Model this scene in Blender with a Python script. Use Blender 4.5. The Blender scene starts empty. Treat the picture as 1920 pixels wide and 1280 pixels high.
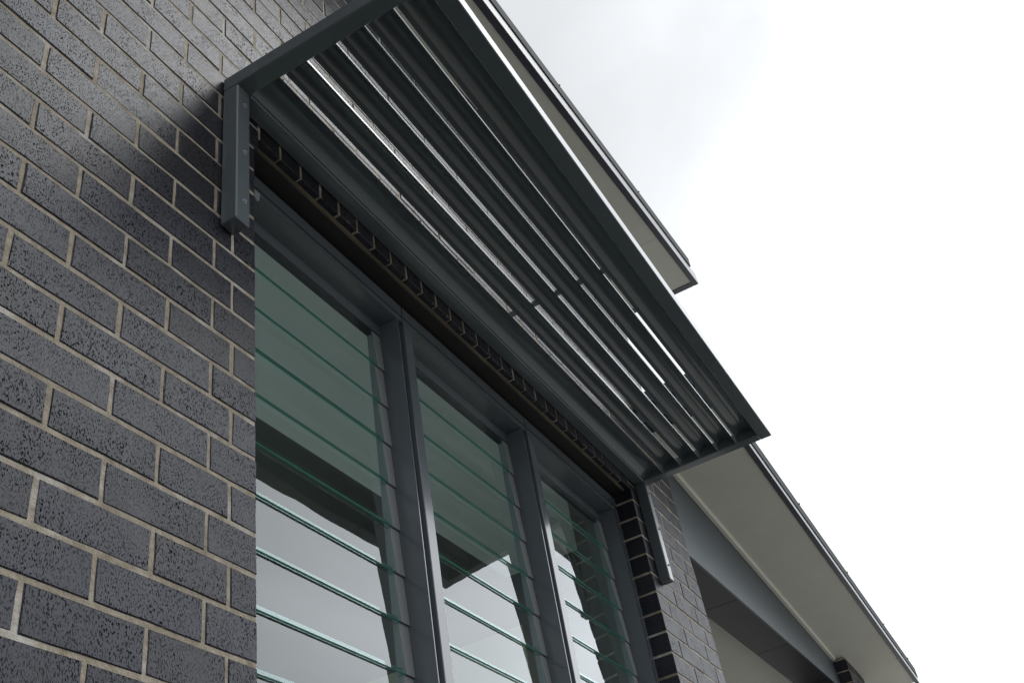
import bpy, bmesh, math, random
from mathutils import Matrix, Vector

random.seed(7)
S = bpy.context.scene
COL = S.collection
ZO = 3.612            # height of brick joint 0 above the ground; every z below is measured from that joint

# ------------------------------------------------------------------ camera
cam_d = bpy.data.cameras.new("camera")
cam = bpy.data.objects.new("camera", cam_d)
COL.objects.link(cam)
right = Vector((0.48082646, -0.86307548, -0.15461768))
down = Vector((0.47796222, 0.40583364, -0.77900653))
fwd = Vector((0.73509049, 0.30066554, 0.60765303))
rot = Matrix((right, -down, -fwd)).transposed()
cam.matrix_world = Matrix.Translation((-1.4045, -1.17413, -2.02573 + ZO)) @ rot.to_4x4()
cam_d.sensor_width = 36.0
cam_d.lens = 36.0 * 1938.38 / 1920.0
cam_d.clip_start = 0.05
cam_d.clip_end = 2000
S.camera = cam

# ------------------------------------------------------------------ world: bright broken overcast
SUN = Vector((0.47, -0.45, 0.76)).normalized()
W = bpy.data.worlds.new("World")
S.world = W
W.use_nodes = True
nt = W.node_tree
nt.nodes.clear()
N = nt.nodes.new
L = nt.links.new
out = N("ShaderNodeOutputWorld")
bg = N("ShaderNodeBackground")
bg.inputs["Strength"].default_value = 0.1
L(bg.outputs[0], out.inputs[0])
sky = N("ShaderNodeTexSky")
sky.sky_type = 'NISHITA'
sky.sun_disc = False
sky.sun_elevation = math.asin(SUN.z)
sky.sun_rotation = math.atan2(SUN.x, SUN.y)
tc = N("ShaderNodeTexCoord")


def vmath(op, a, b=None):
    n = N("ShaderNodeVectorMath")
    n.operation = op
    L(a, n.inputs[0])
    if b is not None:
        if hasattr(b, "is_linked"):
            L(b, n.inputs[1])
        else:
            n.inputs[1].default_value = b
    return n


def wm(op, a, b=None, clamp=False):
    n = N("ShaderNodeMath")
    n.operation = op
    n.use_clamp = clamp
    for i, v in enumerate((a, b)):
        if v is None:
            continue
        if hasattr(v, "is_linked"):
            L(v, n.inputs[i])
        else:
            n.inputs[i].default_value = v
    return n.outputs[0]


dirn = vmath('NORMALIZE', tc.outputs["Generated"]).outputs[0]
THIN = Vector((0.72, -0.48, 0.50)).normalized()      # where the cloud is thinnest
dot = vmath('DOT_PRODUCT', dirn, tuple(THIN)).outputs["Value"]
glow = wm('POWER', wm('MAXIMUM', dot, 0.0), 5.0)
sep = N("ShaderNodeSeparateXYZ")
L(dirn, sep.inputs[0])
noi = N("ShaderNodeTexNoise")
noi.inputs["Scale"].default_value = 2.6
noi.inputs["Detail"].default_value = 6
noi.inputs["Roughness"].default_value = 0.48
noi.inputs["Distortion"].default_value = 0.35
mp = N("ShaderNodeMapping")
mp.inputs["Location"].default_value = (0.35, 1.7, 0.2)
mp.inputs["Scale"].default_value = (1, 1, 1.7)
L(dirn, mp.inputs[0])
L(mp.outputs[0], noi.inputs["Vector"])
lum = wm('ADD', wm('MULTIPLY', glow, 1.62), 0.84)
cl = wm('ADD', wm('MULTIPLY', wm('SUBTRACT', noi.outputs["Fac"], 0.5), 0.95), 1.0)
lum = wm('MULTIPLY', lum, cl)
zen = N("ShaderNodeMapRange")
zen.inputs["From Min"].default_value = 0.5
zen.inputs["From Max"].default_value = 0.95
zen.inputs["To Min"].default_value = 1.0
zen.inputs["To Max"].default_value = 0.62
L(sep.outputs["Z"], zen.inputs["Value"])
lum = wm('MULTIPLY', wm('MULTIPLY', lum, zen.outputs[0]), 10.0)
tint = vmath('SCALE', tc.outputs["Generated"])
rgb = N("ShaderNodeRGB")
rgb.outputs[0].default_value = (0.945, 0.975, 1.0, 1)
L(rgb.outputs[0], tint.inputs[0])
L(lum, tint.inputs["Scale"])
mix = N("ShaderNodeMixRGB")
mix.inputs[0].default_value = 0.94
L(sky.outputs[0], mix.inputs[1])
L(tint.outputs[0], mix.inputs[2])
L(mix.outputs[0], bg.inputs[0])

# ------------------------------------------------------------------ sun behind thin cloud
sd = bpy.data.lights.new("sun", 'SUN')
sd.energy = 0.9
sd.angle = math.radians(26)
sd.color = (1.0, 0.985, 0.955)
so = bpy.data.objects.new("sun", sd)
COL.objects.link(so)
so.rotation_euler = (-SUN).to_track_quat('-Z', 'Y').to_euler()
so.location = (3, -6, 9)

S.view_settings.view_transform = 'Standard'
S.view_settings.look = 'None'
S.view_settings.exposure = 0.0
S.view_settings.gamma = 1.0
S.view_settings.use_curve_mapping = False


# ------------------------------------------------------------------ materials
class Mat:
    def __init__(self, name):
        self.m = bpy.data.materials.new(name)
        self.m.use_nodes = True
        self.t = self.m.node_tree
        self.p = self.t.nodes["Principled BSDF"]

    def n(self, typ, **kw):
        x = self.t.nodes.new(typ)
        for k, v in kw.items():
            if k in x.inputs.keys():
                x.inputs[k].default_value = v
            else:
                setattr(x, k, v)
        return x

    def l(self, a, b):
        self.t.links.new(a, b)

    def pos(self, scale=(1, 1, 1)):
        g = self.n("ShaderNodeNewGeometry")
        m = self.n("ShaderNodeMapping")
        m.inputs["Scale"].default_value = scale
        self.l(g.outputs["Position"], m.inputs[0])
        return m.outputs[0]

    def noise(self, scale, detail=4, rough=0.5, vec=None, dist=0.0):
        x = self.n("ShaderNodeTexNoise")
        x.inputs["Scale"].default_value = scale
        x.inputs["Detail"].default_value = detail
        x.inputs["Roughness"].default_value = rough
        x.inputs["Distortion"].default_value = dist
        self.l(vec if vec is not None else self.pos(), x.inputs["Vector"])
        return x.outputs["Fac"]

    def ramp(self, fac, stops):
        r = self.n("ShaderNodeValToRGB")
        els = r.color_ramp.elements
        while len(els) < len(stops):
            els.new(0.5)
        for e, (p, c) in zip(els, stops):
            e.position = p
            e.color = (c, c, c, 1) if not isinstance(c, tuple) else (*c, 1)
        self.l(fac, r.inputs[0])
        return r.outputs[0]

    def mixc(self, fac, a, b, mode='MIX'):
        x = self.n("ShaderNodeMixRGB")
        x.blend_type = mode
        for i, v in enumerate((fac, a, b)):
            if hasattr(v, "is_linked"):
                self.l(v, x.inputs[i])
            elif isinstance(v, tuple):
                x.inputs[i].default_value = (*v, 1)
            else:
                x.inputs[i].default_value = v
        return x.outputs[0]

    def math(self, op, a, b=0.0):
        x = self.n("ShaderNodeMath")
        x.operation = op
        for i, v in enumerate((a, b)):
            if hasattr(v, "is_linked"):
                self.l(v, x.inputs[i])
            else:
                x.inputs[i].default_value = v
        return x.outputs[0]

    def bump(self, h, strength, dist=0.002, prev=None):
        b = self.n("ShaderNodeBump")
        b.inputs["Strength"].default_value = strength
        b.inputs["Distance"].default_value = dist
        self.l(h, b.inputs["Height"])
        if prev is not None:
            self.l(prev, b.inputs["Normal"])
        self.l(b.outputs[0], self.p.inputs["Normal"])
        return b.outputs[0]

    def set(self, **kw):
        for k, v in kw.items():
            i = self.p.inputs[k]
            if hasattr(v, "is_linked"):
                self.l(v, i)
            elif isinstance(v, tuple) and len(v) == 3:
                i.default_value = (*v, 1)
            else:
                i.default_value = v


def brick_material():
    M = Mat("charcoal_brick")
    pv = M.pos((1.0, 1.0, 0.5))
    oi = M.n("ShaderNodeObjectInfo")
    # wire-cut pits, dragged downward
    pits = M.ramp(M.noise(430, 2, 0.55, M.pos((1.0, 1.0, 0.42)), 0.25), [(0.545, 0.0), (0.595, 1.0)])
    big = M.ramp(M.noise(210, 3, 0.6, M.pos((1, 1, 0.45)), 0.8), [(0.63, 0.0), (0.665, 1.0)])
    patch = M.ramp(M.noise(11, 3, 0.5), [(0.30, 0.5), (0.55, 1.0)])
    pit = M.math('MULTIPLY', M.math('MAXIMUM', pits, big), patch)
    fine = M.noise(520, 3, 0.6)
    base = M.mixc(M.ramp(fine, [(0.3, 0.0), (0.7, 1.0)]), (0.0135, 0.0135, 0.0185), (0.038, 0.038, 0.0495))
    warm = M.ramp(M.noise(14, 3, 0.5), [(0.5, 0.0), (0.72, 0.5)])
    base = M.mixc(warm, base, (0.033, 0.030, 0.034))
    tone = M.math('ADD', M.math('MULTIPLY', oi.outputs["Random"], 0.75), 0.65)
    hsv = M.n("ShaderNodeHueSaturation")
    M.l(tone, hsv.inputs["Value"])
    M.l(base, hsv.inputs["Color"])
    bloom = M.ramp(M.noise(5.5, 5, 0.62, M.pos((1.6, 1, 0.7)), 0.6), [(0.60, 0.0), (0.78, 0.35)])
    wn = M.n("ShaderNodeTexWhiteNoise", noise_dimensions='1D')
    M.l(M.math('MULTIPLY', oi.outputs["Random"], 91.7), wn.inputs["W"])
    brown = M.ramp(wn.outputs["Value"], [(0.66, 0.0), (1.0, 0.38)])
    c = M.mixc(brown, hsv.outputs[0], (0.047, 0.037, 0.036))
    c = M.mixc(bloom, c, (0.115, 0.118, 0.128))
    # mortar smeared over the arrises
    tcg = M.n("ShaderNodeTexCoord")
    sg = M.n("ShaderNodeSeparateXYZ")
    M.l(tcg.outputs["Generated"], sg.inputs[0])
    ex = M.math('MULTIPLY', M.math('SUBTRACT', 0.5, M.math('ABSOLUTE', M.math('SUBTRACT', sg.outputs["X"], 0.5))), 0.23)
    ez = M.math('MULTIPLY', M.math('SUBTRACT', 0.5, M.math('ABSOLUTE', M.math('SUBTRACT', sg.outputs["Z"], 0.5))), 0.076)
    ed = M.math('MINIMUM', ex, ez)
    reach = M.math('MULTIPLY', M.ramp(M.noise(38, 4, 0.65), [(0.54, 0.0), (0.80, 1.0)]), 0.008)
    smear = M.ramp(M.math('MULTIPLY', M.math('SUBTRACT', reach, ed), 260.0), [(0.0, 0.0), (1.0, 0.75)])
    c = M.mixc(pit, c, (0.008, 0.008, 0.010))
    rust = M.ramp(M.noise(31, 2, 0.5), [(0.735, 0.0), (0.76, 0.8)])
    c = M.mixc(rust, c, (0.10, 0.032, 0.02))
    gn = M.n("ShaderNodeNewGeometry")
    sn = M.n("ShaderNodeSeparateXYZ")
    M.l(gn.outputs["True Normal"], sn.inputs[0])
    smear = M.math('MULTIPLY', smear, M.math('LESS_THAN', sn.outputs["Y"], -0.5))
    c = M.mixc(smear, c, (0.27, 0.235, 0.185))
    M.set(**{"Base Color": c, "Roughness": M.math('ADD', M.math('MULTIPLY', M.noise(60, 3, 0.6), 0.12), 0.36)})
    M.l(M.math('MULTIPLY', M.math('SUBTRACT', 1.0, pit), 0.37), M.p.inputs["Specular IOR Level"])
    M.p.inputs["Specular Tint"].default_value = (0.88, 0.93, 1.0, 1)
    M.bump(M.noise(300, 4, 0.65, M.pos((1, 1, 0.6))), 0.30, 0.0012)
    return M.m


def mortar_material():
    M = Mat("cream_mortar")
    a = M.noise(26, 5, 0.6)
    c = M.mixc(M.ramp(a, [(0.3, 0.0), (0.7, 1.0)]), (0.215, 0.178, 0.134), (0.43, 0.38, 0.305))
    pale = M.ramp(M.noise(7, 4, 0.6), [(0.53, 0.0), (0.68, 0.85)])
    c = M.mixc(pale, c, (0.56, 0.535, 0.50))
    M.set(**{"Base Color": c, "Roughness": 0.92})
    b = M.bump(M.noise(55, 4, 0.65), 1.0, 0.006)
    M.bump(M.noise(600, 3, 0.6), 0.6, 0.0015, b)
    return M.m


def paint(name, col, rough=0.36, var=0.10, spec=0.5, bump=0.03, dirt=0.0, coat=0.0):
    M = Mat(name)
    v = M.ramp(M.noise(3.5, 5, 0.6), [(0.3, 1 - var), (0.7, 1 + var)])
    c = M.mixc(1.0, col, v, 'MULTIPLY')
    if dirt:
        d = M.ramp(M.noise(18, 6, 0.7, M.pos((1, 1, 0.35))), [(0.55, 0.0), (0.75, dirt)])
        c = M.mixc(d, c, (0.16, 0.14, 0.11))
    M.set(**{"Base Color": c})
    r = M.math('ADD', M.math('MULTIPLY', M.noise(2.5, 2, 0.5), 0.08), rough - 0.04)
    M.set(Roughness=r)
    M.p.inputs["Specular IOR Level"].default_value = spec
    if coat:
        M.p.inputs["Coat Weight"].default_value = coat
        M.p.inputs["Coat Roughness"].default_value = 0.10
    if bump:
        M.bump(M.noise(260, 3, 0.5), bump, 0.001)
    return M.m


def glass_material():
    M = Mat("louvre_glass")
    t = M.t
    fr = M.n("ShaderNodeFresnel")
    ge = M.n("ShaderNodeNewGeometry")
    # thin pane without refraction: the same reflectance on both faces
    M.l(M.math('SUBTRACT', 1.52, M.math('MULTIPLY', ge.outputs["Backfacing"], 1.52 - 1 / 1.52)), fr.inputs["IOR"])
    tr = M.n("ShaderNodeBsdfTransparent")
    tr.inputs[0].default_value = (0.868, 0.962, 0.955, 1)
    gl = M.n("ShaderNodeBsdfGlossy")
    gl.inputs["Roughness"].default_value = 0.0
    gl.inputs[0].default_value = (0.95, 0.98, 1.0, 1)
    # float glass is never quite flat: the normal wanders by a fraction of a degree
    nz = M.n("ShaderNodeTexNoise")
    nz.inputs["Scale"].default_value = 6.0
    nz.inputs["Detail"].default_value = 1.0
    M.l(M.pos((1, 1, 2.5)), nz.inputs["Vector"])
    v1 = M.n("ShaderNodeVectorMath", operation='SUBTRACT')
    M.l(nz.outputs["Color"], v1.inputs[0])
    v1.inputs[1].default_value = (0.5, 0.5, 0.5)
    v2 = M.n("ShaderNodeVectorMath", operation='SCALE')
    M.l(v1.outputs[0], v2.inputs[0])
    v2.inputs["Scale"].default_value = 0.0075
    v3 = M.n("ShaderNodeVectorMath", operation='ADD')
    M.l(ge.outputs["Normal"], v3.inputs[0])
    M.l(v2.outputs[0], v3.inputs[1])
    v4 = M.n("ShaderNodeVectorMath", operation='NORMALIZE')
    M.l(v3.outputs[0], v4.inputs[0])
    M.l(v4.outputs[0], gl.inputs["Normal"])
    mx = M.n("ShaderNodeMixShader")
    # both surfaces of the pane reflect as one: 2R / (1 + R) on the outer face
    two = M.math('DIVIDE', M.math('MULTIPLY', fr.outputs[0], 2.0), M.math('ADD', fr.outputs[0], 1.0))
    M.l(M.math('MULTIPLY', two, M.math('SUBTRACT', 1.0, ge.outputs["Backfacing"])), mx.inputs[0])
    M.l(tr.outputs[0], mx.inputs[1])
    M.l(gl.outputs[0], mx.inputs[2])
    o = t.nodes["Material Output"]
    M.l(mx.outputs[0], o.inputs[0])
    return M.m


BRICK = brick_material()
MORTAR = mortar_material()
STEEL = paint("grey_blue_awning_paint", (0.116, 0.138, 0.154), 0.22, 0.07, 0.5, 0.0, 0.16, 0.4)
FRAME = paint("slate_window_powdercoat", (0.108, 0.123, 0.140), 0.20, 0.04, 0.5, 0.0, 0.0, 0.7)
LINTEL = paint("brown_black_lintel", (0.020, 0.017, 0.016), 0.6, 0.2)
SOFFIT = paint("cream_soffit_paint", (0.84, 0.825, 0.74), 0.65, 0.03, 0.3, 0.05)
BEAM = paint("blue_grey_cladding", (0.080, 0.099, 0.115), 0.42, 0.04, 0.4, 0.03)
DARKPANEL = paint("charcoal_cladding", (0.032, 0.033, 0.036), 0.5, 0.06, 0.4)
FASCIA = paint("charcoal_fascia", (0.075, 0.078, 0.10), 0.26, 0.04, 0.5, 0.0)
CAPPING = paint("slate_green_roofing", (0.045, 0.055, 0.055), 0.70, 0.06, 0.15, 0.02)
SCREW = paint("zinc_screw", (0.30, 0.32, 0.33), 0.35, 0.2, 0.5)
CLIP = paint("grey_blade_clip", (0.235, 0.25, 0.258), 0.45, 0.05)
BEAD = paint("dark_mortar", (0.12, 0.102, 0.078), 0.95, 0.3, 0.1, 0.5)  # darker than the joint mortar, for the bead along the lintel
SEAL_SHADOW = paint("black_seal_and_shadow", (0.012, 0.012, 0.013), 0.6, 0.1)  # also colours the strips painted as shadow gaps at the roof end
GLASS = glass_material()
EDGE = paint("green_glass_edge", (0.03, 0.235, 0.18), 0.30, 0.15, 0.35)  # green brightened to stand in for light carried inside the glass
EDGE2 = paint("pale_glass_arris", (0.10, 0.26, 0.215), 0.12, 0.15, 0.6)
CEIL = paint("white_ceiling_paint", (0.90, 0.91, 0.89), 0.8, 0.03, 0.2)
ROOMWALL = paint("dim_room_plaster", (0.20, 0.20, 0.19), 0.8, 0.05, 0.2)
BEIGE = paint("beige_plaster", (0.52, 0.49, 0.38), 0.8, 0.04, 0.2)
PAVING = paint("concrete_paving", (0.34, 0.335, 0.315), 0.85, 0.12, 0.2)


# ------------------------------------------------------------------ mesh helpers
def link(name, me, mats, parent=None):
    o = bpy.data.objects.new(name, me)
    COL.objects.link(o)
    for m in (mats if isinstance(mats, (list, tuple)) else [mats]):
        if m.name not in [x.name for x in me.materials if x]:
            me.materials.append(m)
    if parent is not None:
        o.parent = parent
    return o


def empty(name, label, cat, group=None):
    o = bpy.data.objects.new(name, None)
    o.empty_display_size = 0.1
    COL.objects.link(o)
    o["label"] = label
    o["category"] = cat
    o["kind"] = "thing"
    if group:
        o["group"] = group
    return o


class MB:
    """collects shapes, links them as one mesh"""

    def __init__(self):
        self.v, self.f, self.mi = [], [], []

    def add(self, vs, fs, mi=0):
        b = len(self.v)
        self.v += [tuple(x) for x in vs]
        self.f += [tuple(b + i for i in f) for f in fs]
        self.mi += [mi] * len(fs)
        return self

    def box(self, x0, x1, y0, y1, z0, z1, mi=0):
        vs = [(x0, y0, z0), (x1, y0, z0), (x1, y1, z0), (x0, y1, z0), (x0, y0, z1), (x1, y0, z1), (x1, y1, z1), (x0, y1, z1)]
        fs = [(0, 3, 2, 1), (4, 5, 6, 7), (0, 1, 5, 4), (1, 2, 6, 5), (2, 3, 7, 6), (3, 0, 4, 7)]
        return self.add(vs, fs, mi)

    def shear(self, x0, x1, y0, y1, za0, za1, zb0, zb1):
        """box whose bottom/top heights run from za at x0 to zb at x1"""
        vs = [(x0, y0, za0), (x1, y0, zb0), (x1, y1, zb0), (x0, y1, za0), (x0, y0, za1), (x1, y0, zb1), (x1, y1, zb1), (x0, y1, za1)]
        fs = [(0, 3, 2, 1), (4, 5, 6, 7), (0, 1, 5, 4), (1, 2, 6, 5), (2, 3, 7, 6), (3, 0, 4, 7)]
        return self.add(vs, fs)

    def prism(self, prof, x0, x1, zs=0.0):
        """profile list of (y,z) counter-clockwise seen from -x, extruded along x; zs = rise per metre"""
        n = len(prof)
        vs = [(x0, y, z + zs * x0) for y, z in prof] + [(x1, y, z + zs * x1) for y, z in prof]
        fs = [(i, (i + 1) % n, n + (i + 1) % n, n + i) for i in range(n)]
        fs += [tuple(range(n - 1, -1, -1)), tuple(range(n, 2 * n))]
        return self.add(vs, fs)

    def mesh(self, name):
        me = bpy.data.meshes.new(name)
        me.from_pydata([(x, y, z + ZO) for x, y, z in self.v], [], self.f)
        bm = bmesh.new()
        bm.from_mesh(me)
        bmesh.ops.recalc_face_normals(bm, faces=bm.faces)
        bm.to_mesh(me)
        bm.free()
        if any(self.mi):
            for i, p in enumerate(me.polygons):
                p.material_index = self.mi[i]
        return me

    def build(self, name, mats, parent=None, bevel=0.0):
        me = self.mesh(name)
        if bevel:
            bm = bmesh.new()
            bm.from_mesh(me)
            bmesh.ops.bevel(bm, geom=list(bm.edges), offset=bevel, segments=1, affect='EDGES', profile=0.5)
            bm.to_mesh(me)
            bm.free()
        return link(name, me, mats, parent)


def smooth(o):
    for p in o.data.polygons:
        p.use_smooth = True
    return o


# ------------------------------------------------------------------ ground
g = MB().box(-600, 600, -600, 600, -ZO - 0.3, -ZO).build("ground", PAVING)
g["kind"] = "structure"
BOUNCE_DIMMER = paint("dark_bounce_dimmer", (0.030, 0.024, 0.018), 0.95, 0.3, 0.1, 0.0)
g = MB().box(-7.0, 2.6, -4.4, -0.05, -ZO + 0.004, -ZO + 0.05).build("bounce_dimmer_sheet", BOUNCE_DIMMER)  # unseen dark sheet, added to darken the underside of the awning
g["kind"] = "structure"

# ------------------------------------------------------------------ brickwork
CH = 0.086          # course height
JT = 0.010          # joint


def brick_verts(x0, x1, z0, z1, depth=0.10, jit=0.0009, bev=0.0018, rnd=random):
    """one brick with a rounded front arris and an outline uneven by about a millimetre"""
    j = lambda: rnd.uniform(-jit, jit)
    yf = rnd.uniform(-0.0014, 0.0004)
    nl = 4 if x1 - x0 > 0.15 else 2
    o = [(x0 + (x1 - x0) * i / nl, z0) for i in range(nl)] + [(x1, z0 + (z1 - z0) * i / 2) for i in range(2)]
    o += [(x1 - (x1 - x0) * i / nl, z1) for i in range(nl)] + [(x0, z1 - (z1 - z0) * i / 2) for i in range(2)]
    o = [(x + j(), z + j()) for x, z in o]
    n = len(o)
    cx, cz = (x0 + x1) / 2, (z0 + z1) / 2
    hx, hz = (x1 - x0) / 2, (z1 - z0) / 2
    vs = []
    for x, z in o:
        b = bev * rnd.uniform(0.6, 1.5)
        vs.append((x - b * max(-1, min(1, (x - cx) / hx * 1.0)) * (abs(x - cx) > hx * 0.9), yf + j() * 0.4,
                   z - b * max(-1, min(1, (z - cz) / hz)) * (abs(z - cz) > hz * 0.9)))
    vs += [(x, yf + bev, z) for x, z in o]
    vs += [(x, depth, z) for x, z in o]
    fs = [tuple(range(n))]
    for a in (0, n):
        fs += [(a + i, a + n + i, a + n + (i + 1) % n, a + (i + 1) % n) for i in range(n)]
    return vs, fs


def brick_part(parent, x0, x1, z0, z1, cache, depth=0.10):
    """a brick object; alike pieces share mesh data"""
    w, h = round(x1 - x0, 3), round(z1 - z0, 3)
    key = (w, h, random.randrange(4))
    me = cache.get(key)
    if me is None:
        vs, fs = brick_verts(-w / 2, w / 2, -h / 2, h / 2, depth)
        me = bpy.data.meshes.new("brick")
        me.from_pydata(vs, [], fs)
        bm = bmesh.new()
        bm.from_mesh(me)
        bmesh.ops.recalc_face_normals(bm, faces=bm.faces)
        bm.to_mesh(me)
        bm.free()
        me.materials.append(BRICK)
        cache[key] = me
    o = bpy.data.objects.new("brick", me)
    COL.objects.link(o)
    o.parent = parent
    o.location = ((x0 + x1) / 2, random.uniform(-0.0008, 0.0008), (z0 + z1) / 2 + ZO)
    o.rotation_euler = (random.uniform(-0.004, 0.004), random.uniform(-0.0025, 0.0025), random.uniform(-0.003, 0.003))
    return o


OPEN = 2.4703        # opening runs from x = 0 to here
WEND = 3.147         # free end of the wall
SOLD_T = 0.371       # top of the soldier course
HEADZ = 0.141
SILL = -2.70

wall = empty("brick_wall", "long dark charcoal brick wall with cream mortar around the louvre windows", "wall")


def joints_at(k):
    """x of the vertical joints in course k (between bed joints k and k+1, counted downwards)"""
    if k % 2:
        xs = [0.002 + 0.2455 * n for n in range(-16, 14)]
    else:
        xs = [-0.1235 + 0.2455 * n for n in range(-16, 14)]
    if k >= -1:
        left = [x for x in (-0.262 - 0.2395 * n for n in range(14))] if k % 2 else [x for x in (-0.1355 - 0.242 * n for n in range(14))]
        if k % 2:
            left = [-0.076] + left if k >= 1 else left
        pier = ([2.711, 2.968] if k % 2 else [2.592, 2.843, 3.03])
        return sorted(left), pier
    return sorted(xs), None


def runs(k):
    """brick extents of one course"""
    a, b = joints_at(k)
    segs = []

    def cut(x0, x1, xs):
        e = [x0 - JT / 2] + [x for x in xs if x0 + 0.03 < x < x1 - 0.03] + [x1 + JT / 2]
        for p, q in zip(e[:-1], e[1:]):
            d = random.uniform(-0.002, 0.002)
            segs.append((round(p + JT / 2 + d, 4) if p > x0 else x0, q - JT / 2))
    if b is None:
        pier_even = [2.592, 2.843, 3.03]
        xs = [x for x in a if x < 2.55] + ([2.711, 2.968] if k % 2 else [2.843, 3.03])
        cut(-4.0, WEND, xs)
    else:
        cut(-4.0, 0.0 if k >= -1 and k > -2 else 0.0, a)
        if k >= 30:
            cut(0.0, OPEN, [0.2455 * n for n in range(1, 10)])
        cut(OPEN, WEND, b)
    return segs


def roof_z(x):
    return 1.8764 + 0.155 * (x - 1.7945)


cache = {}
stuff = MB()
count = 0
for k in range(-30, 42):
    z1, z0 = -k * CH - JT / 2, -(k + 1) * CH + JT / 2
    if k in (-2, -3, -4):
        # beside the soldier course
        a = [x for x in ([-0.131 - 0.2405 * n for n in range(14)] if k % 2 == 0 else [-0.254 - 0.242 * n for n in range(14)])]
        pb = [2.711, 2.976] if k % 2 else [2.592, 2.843, 3.03]
        segs = []
        for x0, x1, xs in ((-4.0, 0.0149, a), (OPEN, WEND, pb)):
            e = [x0 - JT / 2] + [x for x in sorted(xs) if x0 + 0.03 < x < x1 - 0.03] + [x1 + JT / 2]
            segs += [(p + JT / 2, q - JT / 2) for p, q in zip(e[:-1], e[1:])]
    else:
        segs = runs(k)
    for x0, x1 in segs:
        if z0 > roof_z(x0) + 0.15:
            continue
        if x1 - x0 < 0.02:
            continue
        zz1 = z1
        zz0 = z0
        if k == -5 and x1 > 0.02 and x0 < OPEN:
            zz0 = max(z0, SOLD_T + JT)
        xm = (x0 + x1) / 2
        vis_left = x1 < 0.03 and xm > -1.22 and -9 <= k <= 17 and (xm * 0.62 - (-k * CH) * 0.9) > -2.2
        # left wall in view: drop what lies well outside the frame
        if vis_left:
            zmid = (z0 + z1) / 2
            # left border of the frame, leaning; keep a brick of margin
            if xm < -0.80 - 0.16 * (zmid < -0.6) - 0.22 * max(0.0, zmid) + (0.25 * zmid if zmid > 0 else 0) + (0.4 * zmid if zmid > .2 else 0) - 0.05:
                vis_left = xm > -0.95
        vis_top = x0 > -0.75 and x1 < 1.0 and -16 <= k <= -5 and (-k * CH) < 0.62 + 0.85 * (xm + 0.3) + 0.25
        vis_pier = x0 > OPEN - 0.01 and -6 <= k <= 8
        if vis_left or vis_top or vis_pier:
            brick_part(wall, x0, x1, zz0, zz1, cache)
            count += 1
        else:
            vs, fs = brick_verts(x0, x1, zz0, zz1)
            stuff.add(vs, fs)
# soldier course: bricks on end over the opening
SP = (OPEN - 0.004 - 0.0199) / 28
for i in range(28):
    x0 = 0.0199 + SP * i + JT / 2
    dz = random.uniform(-0.002, 0.002)
    brick_part(wall, x0, x0 + SP - JT, HEADZ + dz, SOLD_T + dz, cache)
    count += 1
print("single bricks", count)
so_ = stuff.build("far_brickwork", BRICK, wall)
so_["kind"] = "stuff"

# mortar body, raked back 4 mm behind the brick faces
m = MB()
D = 0.0016
m.box(-4.0, -D, D, 0.11, -ZO, HEADZ + 0.002)                       # left of the opening
m.box(OPEN + D, WEND - D, D, 0.11, -ZO, HEADZ + 0.002)              # pier
m.box(-D, OPEN + D, D, 0.11, -ZO, SILL - 0.09)                      # under the windows
m.shear(-4.0, WEND - D, D, 0.11, HEADZ + 0.002, roof_z(-4.0), HEADZ + 0.002, roof_z(WEND))
m.build("mortar", MORTAR, wall)
# mortar squeezed out along the lintel, uneven
mb = MB()
seg = 60
prev = None
rows = []
for i in range(seg + 1):
    x = 0.012 + (OPEN - 0.02) * i / seg
    w = 0.004 + random.uniform(0, 0.006)
    dz = random.uniform(-0.003, 0.003)
    rows.append([(x, 0.021 - w * 0.4, HEADZ + 0.006), (x, 0.022, HEADZ - 0.006 + dz), (x, 0.022 + w, HEADZ - 0.009 + dz), (x, 0.024 + w, HEADZ + 0.006)])
for a, b in zip(rows[:-1], rows[1:]):
    mb.add(a + b, [(i, i + 1, 5 + i, 4 + i) for i in range(3)])
mb.build("mortar_bead", BEAD, wall)
MB().box(-0.0, OPEN, 0.028, 0.15, HEADZ - 0.012, HEADZ + 0.0005).build("lintel", LINTEL, wall)
MB().box(0.0, OPEN, -0.03, 0.14, SILL - 0.09, SILL - 0.02).build("sill", BRICK, wall, 0.004)
# inner leaf so that no daylight leaks in round the windows
il = MB()
il.box(-4.0, -0.002, 0.112, 0.30, -ZO, 0.9)
il.box(OPEN + 0.002, WEND - 0.006, 0.112, 0.30, -ZO, 1.3)
il.box(0.0, OPEN, 0.152, 0.175, HEADZ - 0.012, 1.2)
il.box(-0.002, OPEN + 0.002, 0.15, 0.30, -ZO, SILL - 0.09)
il.build("inner_leaf", ROOMWALL, wall)


# ------------------------------------------------------------------ louvre windows
FY = 0.078           # frame front
GY = 0.146           # blade gallery
PITCH = 0.1362
FIRST = -0.128       # bottom edge of the top blade
NB = 19
groupW = "louvre windows side by side in the brick opening"


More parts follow.
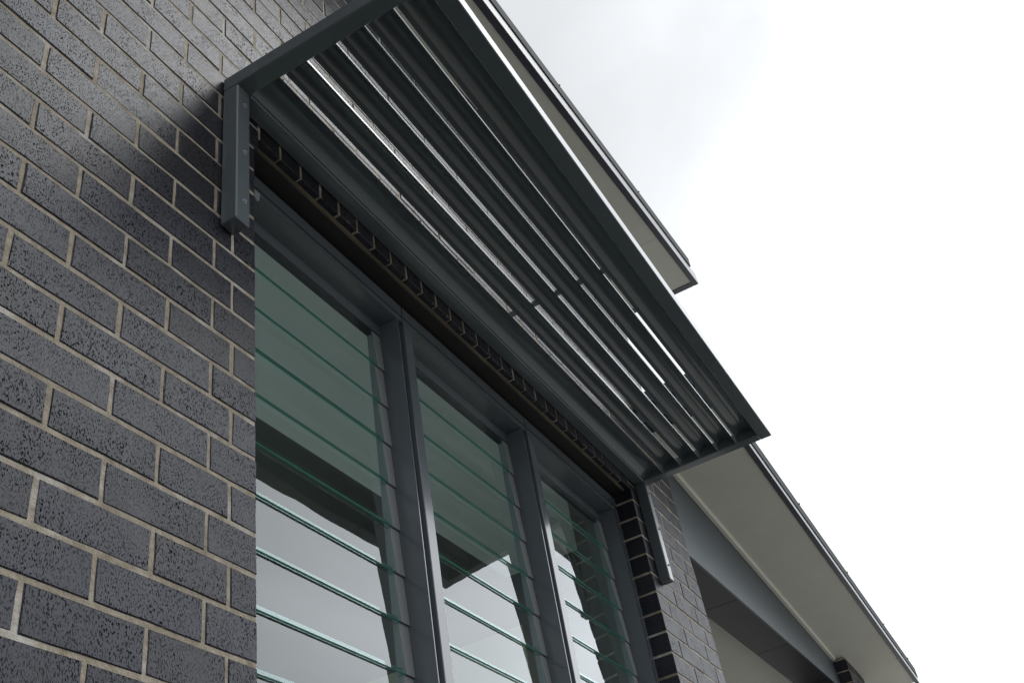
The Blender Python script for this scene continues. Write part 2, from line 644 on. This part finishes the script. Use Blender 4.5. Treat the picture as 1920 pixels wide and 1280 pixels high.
def louvre_window(label, L0, Lj, Rj, R1, trim=None):
    """L0..Lj left jamb, Rj..R1 right jamb"""
    w = empty("louvre_window", label, "window", groupW)
    zt, zh = 0.117, 0.053
    bot = FIRST - PITCH * (NB - 1) - 0.012
    # head: lipped front, groove, deep underside
    hd = MB()
    hd.box(L0, R1, FY, FY + 0.012, 0.078, zt)
    hd.box(L0, R1, FY + 0.006, FY + 0.02, 0.070, 0.078)
    hd.box(L0, R1, FY + 0.002, GY + 0.03, zh, 0.070)
    hd.box(L0, R1, FY + 0.02, GY + 0.03, 0.070, zt)
    hd.build("head", FRAME, w)
    MB().box(Lj, Rj, GY, GY + 0.03, 0.013, zh).build("inner_head", FRAME, w)
    MB().box(Lj + 0.04, Rj - 0.03, GY + 0.004, GY + 0.02, -0.004, 0.0125).build("seal", SEAL_SHADOW, w)
    lj = MB().box(L0, Lj, FY, GY + 0.03, bot - 0.05, zh - 0.001)
    lj.build("jamb", FRAME, w, 0.002)
    rj = MB()
    rj.box(Rj, Rj + 0.004, FY, GY + 0.03, bot - 0.05, zh - 0.001)
    rj.box(Rj + 0.004, R1 - 0.001 if trim is None else trim, FY + 0.018, GY + 0.03, bot - 0.05, zh - 0.001)
    if trim is not None:
        rj.box(trim, R1, FY, GY + 0.03, bot - 0.05, zh - 0.001)
    rj.build("jamb", FRAME, w)
    MB().box(L0, R1, FY - 0.002, GY + 0.05, bot - 0.09, bot - 0.05).build("bottom_rail", FRAME, w)
    # blades: one pane mesh and one clip mesh, copied
    x0, x1 = Lj + 0.041, Rj - 0.043
    th, hgt, ty = 0.0068, 0.152, 0.0093
    p = MB()
    yb, yt = 0.1400, 0.1400 + ty
    e = 0.0008
    vs = []
    for x in (x0, x1):
        vs += [(x, yb, 0 + e), (x, yb + e, 0), (x, yb + th - e, 0), (x, yb + th, e), (x, yt + th, hgt), (x, yt, hgt)]
    p.v = [(a, b, c - ZO) for a, b, c in vs]
    p.f = [(0, 6, 11, 5), (3, 4, 10, 9), (1, 2, 8, 7), (0, 1, 7, 6), (2, 3, 9, 8), (4, 5, 11, 10), (0, 5, 4, 3, 2, 1), (6, 7, 8, 9, 10, 11)]
    p.mi = [0, 0, 1, 2, 1, 1, 1, 1]
    pane = p.mesh("glass_blade")
    for mm in (GLASS, EDGE, EDGE2):
        pane.materials.append(mm)
    for side, (ca, cb) in (("r", (Rj - 0.0445, Rj - 0.001)), ("l", (Lj + 0.001, Lj + 0.0425))):
        c = MB()
        a = PITCH - 0.0016
        # a clip: shallow wedge that follows the blade, with a lip at its foot
        vs = [(ca, GY - 0.004, 0), (cb, GY - 0.004, 0), (cb, GY + 0.02, 0), (ca, GY + 0.02, 0),
              (ca, GY + 0.002, a), (cb, GY + 0.002, a), (cb, GY + 0.02, a), (ca, GY + 0.02, a)]
        c.v = [(x, y, z - ZO) for x, y, z in vs]
        c.f = [(0, 3, 2, 1), (4, 5, 6, 7), (0, 1, 5, 4), (1, 2, 6, 5), (2, 3, 7, 6), (3, 0, 4, 7)]
        c.mi = [0] * 6
        cm = c.mesh("blade_clip")
        cm.materials.append(CLIP)
        for i in range(NB):
            o = bpy.data.objects.new("blade_clip", cm)
            COL.objects.link(o)
            o.parent = w
            o.location = (0, 0, ZO + FIRST - PITCH * i + 0.002)
    rn = random.Random(int(L0 * 100) + 3)
    for i in range(NB):
        o = bpy.data.objects.new("glass_blade", pane)
        COL.objects.link(o)
        o.parent = w
        o.location = (0, rn.uniform(-0.0004, 0.0004), ZO + FIRST - PITCH * i)
        o.rotation_euler = (rn.uniform(-0.0035, 0.0035), 0, 0)
    return w


w1 = louvre_window("tall glass louvre window beside the left brick wall, widest in view", 0.003, 0.047, 0.7645, 0.7925)
w2 = louvre_window("tall glass louvre window in the middle, between the two slate mullions", 0.7985, 0.8438, 1.589, 1.6195)
w3 = louvre_window("narrowest looking glass louvre window, beside the dark reveal of the brick pier", 1.6265, 1.672, 2.4172, 2.4665, 2.436)
# small fixing tab under the lintel
tab = MB()
ring = [(0.098 + 0.010 * math.cos(t * math.pi / 6), 0.034 + 0.010 * math.sin(t * math.pi / 6)) for t in range(6, 13)] + [(0.110, 0.058), (0.086, 0.058)]
nr = len(ring)
tab.add([(x, FY - 0.004, z) for x, z in ring] + [(x, FY - 0.0008, z) for x, z in ring],
        [tuple(range(nr)), tuple(range(2 * nr - 1, nr - 1, -1))] + [(i, (i + 1) % nr, nr + (i + 1) % nr, nr + i) for i in range(nr)])
tb = tab.build("fixing_tab", SCREW, w1)

# ------------------------------------------------------------------ room behind the glass; open back and white floor added to brighten its ceiling
room = []
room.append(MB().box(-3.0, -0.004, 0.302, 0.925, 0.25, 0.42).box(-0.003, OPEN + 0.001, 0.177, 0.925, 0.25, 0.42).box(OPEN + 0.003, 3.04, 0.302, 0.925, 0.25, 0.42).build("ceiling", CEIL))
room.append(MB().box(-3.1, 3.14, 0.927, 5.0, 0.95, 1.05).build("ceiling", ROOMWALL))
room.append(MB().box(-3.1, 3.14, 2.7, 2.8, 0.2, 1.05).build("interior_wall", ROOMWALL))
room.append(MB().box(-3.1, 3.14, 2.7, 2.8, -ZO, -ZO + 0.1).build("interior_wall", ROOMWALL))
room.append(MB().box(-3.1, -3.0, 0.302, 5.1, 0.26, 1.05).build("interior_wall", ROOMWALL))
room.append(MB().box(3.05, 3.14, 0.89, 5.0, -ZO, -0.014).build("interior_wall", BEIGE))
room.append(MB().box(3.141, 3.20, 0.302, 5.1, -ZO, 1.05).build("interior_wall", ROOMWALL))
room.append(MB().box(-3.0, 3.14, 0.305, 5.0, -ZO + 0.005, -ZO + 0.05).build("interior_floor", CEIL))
for r in room:
    r["kind"] = "structure"

# ------------------------------------------------------------------ sun awning
AZ0, AZ1 = 0.188, 0.238
AXL, AXR = -0.1225, 2.594
AYF = -0.638
aw = empty("sun_awning", "grey blue steel sun awning with curved louvre blades projecting over the windows", "awning")
MB().box(AXL, AXL + 0.05, AYF + 0.0505, -0.001, AZ0, AZ1).build("side_arm", STEEL, aw, 0.0032)
MB().box(AXR - 0.05, AXR, AYF + 0.0505, -0.001, AZ0, AZ1).build("side_arm", STEEL, aw, 0.0032)
MB().box(AXL, AXR, AYF, AYF + 0.05, AZ0, AZ1).build("front_rail", STEEL, aw, 0.0025)
MB().box(AXL + 0.0505, AXR - 0.0505, -0.0495, -0.0015, AZ0, AZ1).build("back_rail", STEEL, aw, 0.0025)


def arch(y0, y1, rise, th=0.0022, n=12, z=AZ0 + 0.003, lift=0.031):
    """cross-section of a curved blade, hollow side down: the edge y0 nearer the wall stands higher by lift"""
    c = math.hypot(y1 - y0, lift)
    r = (c * c / 4 + rise * rise) / (2 * rise)
    h = math.asin(min(1, c / 2 / r))
    ux, uz = (y1 - y0) / c, -lift / c             # along the chord, outwards
    nx, nz = (uz, -ux) if -ux > 0 else (-uz, ux)  # square to it, upwards
    my, mz = (y0 + y1) / 2, z + lift / 2
    o_, i_ = [], []
    for k in range(n + 1):
        a = -h + 2 * h * k / n
        for lst, rr in ((o_, r + th), (i_, r)):
            u, v = rr * math.sin(a), rr * math.cos(a) - (r - rise)
            lst.append((my + ux * u + nx * v, mz + uz * u + nz * v))
    return o_ + i_[::-1]


blades = [(-0.0505, -0.1425, 0.024, 0.008), (-0.1535, -0.2275, 0.034, 0.022), (-0.2415, -0.3165, 0.034, 0.022),
          (-0.3265, -0.4035, 0.034, 0.022), (-0.4115, -0.4905, 0.034, 0.022), (-0.4985, -0.5866, 0.035, 0.022)]
for i, (ya, yb, rs, lf) in enumerate(blades):
    b = MB().prism(arch(ya, yb, rs, z=AZ0 + 0.0025 + random.uniform(-0.0008, 0.0008), lift=lf), AXL + 0.0485, AXR - 0.0485)
    o = b.build("blade", STEEL, aw)
    smooth(o)
    md = o.modifiers.new("edges", 'EDGE_SPLIT')
    md.split_angle = math.radians(35)
MB().box(1.192, 1.218, -0.586, -0.052, AZ0 + 0.0525, AZ0 + 0.0565).build("tie_bar", STEEL, aw)


def screw_mesh():
    bm = bmesh.new()
    bmesh.ops.create_cone(bm, cap_ends=True, segments=6, radius1=0.0042, radius2=0.0036, depth=0.0045)
    bmesh.ops.create_cone(bm, cap_ends=True, segments=12, radius1=0.0066, radius2=0.0066, depth=0.0015,
                          matrix=Matrix.Translation((0, 0, -0.002)))
    bmesh.ops.rotate(bm, verts=bm.verts, matrix=Matrix.Rotation(math.radians(90), 3, 'X'))
    me = bpy.data.meshes.new("screw")
    bm.to_mesh(me)
    bm.free()
    me.materials.append(SCREW)
    return me


SM = screw_mesh()


def screw(parent, x, y, z, s=1.0):
    o = bpy.data.objects.new("screw", SM)
    COL.objects.link(o)
    o.parent = parent
    o.location = (x, y, z + ZO)
    o.rotation_euler = (0, random.uniform(0, 1), 0)
    o.scale = (s, s, s)


for xa, zb, sx, zz in ((AXL, -0.290, -0.0955, (0.1255, -0.0502, -0.2206)), (AXR - 0.047, -0.280, 2.598 - 0.022, (0.1376, -0.0368, -0.2086))):
    po = MB().box(xa, xa + 0.047, -0.0495, -0.0012, zb, AZ0 - 0.0006).build("wall_post", STEEL, aw, 0.0032)
    for z in zz:
        screw(po, sx, -0.0515, z)

# ------------------------------------------------------------------ upper roof, rising to the right
T1 = 0.155
c1 = 1.8764 - T1 * 1.7945            # soffit height at x = 0
up = empty("upper_roof", "high skillion roof edge with pale soffit above the awning", "roof")
XE = 4.01
for x0, x1 in ((-4.2, -1.507), (-1.503, 0.893), (0.897, 3.293), (3.297, 3.948)):
    MB().prism([(-0.306, c1), (1.2, c1), (1.2, c1 + 0.012), (-0.306, c1 + 0.012)], x0, x1, T1).build("soffit_panel", SOFFIT, up)
MB().prism([(-0.342, c1 - 0.004), (-0.3065, c1 - 0.004), (-0.3065, c1 + 0.085), (-0.342, c1 + 0.085)], -4.2, XE, T1).build("fascia", FASCIA, up, 0.002)
MB().prism([(-0.306, c1 - 0.004), (1.2, c1 - 0.004), (1.2, c1 + 0.085), (-0.306, c1 + 0.085)], 3.95, XE, T1).build("end_fascia", FASCIA, up, 0.002)
cap = MB().prism([(-0.348, c1 + 0.0855), (-0.350, c1 + 0.155), (-0.3305, c1 + 0.155), (-0.3305, c1 + 0.0855)], -4.2, 3.90, T1).build("verge_capping", CAPPING, up)
for x in (0.765, 1.8707, 2.976):
    screw(cap, x, -0.3525, c1 + T1 * x + 0.152, 1.5)
MB().prism([(-0.329, c1 + 0.0865), (6.0, c1 + 0.0865), (6.0, c1 + 0.15), (-0.329, c1 + 0.15)], -4.2, 3.93, T1).build("roof_sheet", CAPPING, up)

# ------------------------------------------------------------------ lower roof, falling away beyond the pier
T2 = -0.07335
c2 = 0.6113 - T2 * 3.3796
lo = empty("lower_roof", "low sloping roof with wide cream soffit falling away beyond the pier", "roof")
XL0, XL1 = 2.93, 7.36
MB().prism([(-0.381, c2), (-0.002, c2), (-0.002, c2 + 0.012), (-0.381, c2 + 0.012)], XL0, WEND + 0.002, T2).build("soffit_panel", SOFFIT, lo)
MB().prism([(-0.381, c2), (2.6, c2), (2.6, c2 + 0.012), (-0.381, c2 + 0.012)], WEND + 0.004, XL1 - 0.05, T2).build("soffit_panel", SOFFIT, lo)
MB().prism([(-0.412, c2 - 0.006), (-0.3815, c2 - 0.006), (-0.3815, c2 + 0.04), (-0.412, c2 + 0.04)], XL0 - 0.055, XL1, T2).build("fascia", FASCIA, lo, 0.002)
cp2 = MB().prism([(-0.417, c2 + 0.0405), (-0.419, c2 + 0.112), (-0.4035, c2 + 0.112), (-0.4035, c2 + 0.0405)], XL0 - 0.04, XL1 - 0.01, T2).build("verge_capping", CAPPING, lo)
for x in (3.25, 4.31, 5.36, 6.34, 7.1):
    screw(cp2, x, -0.4215, c2 + T2 * x + 0.110, 1.6)
# upper end of this roof: two boards; black strips painted in for the shadow gaps
zt2 = c2 + T2 * XL0
MB().box(XL0 - 0.055, XL0 - 0.002, -0.380, -0.003, zt2 - 0.008, zt2 + 0.030).build("end_shadow_strip", SEAL_SHADOW, lo)
MB().box(XL0 - 0.060, XL0 - 0.002, -0.380, -0.003, zt2 + 0.0305, zt2 + 0.098).build("end_board", BEAM, lo, 0.002)
MB().box(XL0 - 0.050, XL0 - 0.002, -0.380, -0.003, zt2 + 0.0985, zt2 + 0.128).build("end_shadow_strip", SEAL_SHADOW, lo)
MB().box(XL0 - 0.060, XL0 - 0.002, -0.380, -0.003, zt2 + 0.1285, zt2 + 0.20).build("end_board", BEAM, lo, 0.002)
MB().prism([(-0.402, c2 + 0.062), (3.0, c2 + 0.062), (3.0, c2 + 0.115), (-0.404, c2 + 0.115)], WEND + 0.01, XL1 - 0.01, T2).build("roof_sheet", CAPPING, lo)
# quad bead where soffit meets the beam
MB().prism([(-0.002, c2 - 0.016), (0.018, c2 - 0.016), (0.018, c2 - 0.0005), (-0.012, c2 - 0.0005)], WEND + 0.006, 6.36, T2).build("corner_bead", SOFFIT, lo)

# ------------------------------------------------------------------ boxed beam over the porch
bmr = empty("boxed_beam", "blue grey boxed beam running from the pier to the far brick pillar", "beam")
BT = 0.024
cb = 0.0976 - BT * 3.235
xs = [WEND + 0.003, 4.0045, 5.0140, 6.02, 7.34]


def ceil2(x):
    return c2 + T2 * x - 0.001


for a, b in ((xs[0], 5.0125), (5.0155, xs[-1])):
    MB().shear(a, b, 0.020, 0.032, cb + BT * a, ceil2(a), cb + BT * b, ceil2(b)).build("face_panel", BEAM, bmr)
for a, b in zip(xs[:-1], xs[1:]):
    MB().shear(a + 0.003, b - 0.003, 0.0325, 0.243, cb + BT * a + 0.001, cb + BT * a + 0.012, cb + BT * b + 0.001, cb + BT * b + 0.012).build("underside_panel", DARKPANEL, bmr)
MB().shear(xs[0], xs[-1], 0.036, 0.236, cb + BT * xs[0] + 0.0125, ceil2(xs[0]), cb + BT * xs[-1] + 0.0125, ceil2(xs[-1])).build("beam_core", SEAL_SHADOW, bmr)

# porch behind the beam
pf = MB().box(2.65, 7.7, -1.1, 2.54, -ZO + 0.004, -ZO + 0.06).build("added_dark_floor", DARKPANEL)  # unseen dark floor, added to dim the porch ceiling and lower soffit
pf["kind"] = "structure"
pc = MB().box(WEND + 0.06, 7.4, 0.244, 2.55, 0.26, 0.285).build("porch_ceiling", SOFFIT)
pc["kind"] = "structure"
pw = MB().box(WEND + 0.06, 7.6, 2.55, 2.65, -ZO, 0.6).build("porch_wall", ROOMWALL)
pw["kind"] = "structure"

# ------------------------------------------------------------------ far brick pillars
def pillar(label, x0, x1, y0, y1, top, ksingle):
    pl = empty("brick_pillar", label, "pillar")
    D_ = 0.004
    MB().box(x0 + D_, x1 - D_, y0 + D_, y1 - D_, -ZO, top).build("mortar", MORTAR, pl)
    rest = MB()
    k = 0
    z = top - 0.012
    while z > -ZO + 0.1:
        za, zb = z - 0.076, z
        e = 0.23 if k % 2 else 0.115
        pieces = [(x0, min(x0 + e, x1)), (x0 + e + 0.01, min(x0 + e + 0.24, x1))]
        if x0 + e + 0.25 < x1 - 0.03:
            pieces.append((x0 + e + 0.25, x1))
        for a, b in pieces:
            if b - a < 0.02:
                continue
            if k < ksingle:
                ob = MB().box(a, b, y0 + random.uniform(-0.001, 0.001), y1, za, zb).build("brick", BRICK, pl, 0.003)
            else:
                rest.box(a, b, y0, y1, za, zb)
        z -= CH
        k += 1
    r = rest.build("lower_brickwork", BRICK, pl)
    r["kind"] = "stuff"


pillar("far dark brick pillar at the end of the boxed beam under the cream soffit", 6.375, 6.93, -0.072, 0.30, c2 + T2 * 6.45 - 0.004, 7)

# every Empty stands at the base of its thing
bpy.context.view_layer.update()
for name, base in (("brick_wall", (0.0, 0.0, 0.0)), ("louvre_window", (0.4, FY, ZO + SILL)), ("louvre_window.001", (1.2, FY, ZO + SILL)),
                   ("louvre_window.002", (2.05, FY, ZO + SILL)), ("sun_awning", (1.23, 0.0, ZO + AZ0)), ("upper_roof", (0.0, 0.0, ZO + c1)),
                   ("lower_roof", (3.4, 0.0, ZO + 0.6)), ("boxed_beam", (3.15, 0.02, ZO + 0.1)), ("brick_pillar", (6.65, 0.0, 0.0))):
    e_ = bpy.data.objects[name]
    e_.location = base
    inv = Matrix.Translation(base).inverted()
    for ch in e_.children:
        ch.matrix_parent_inverse = inv
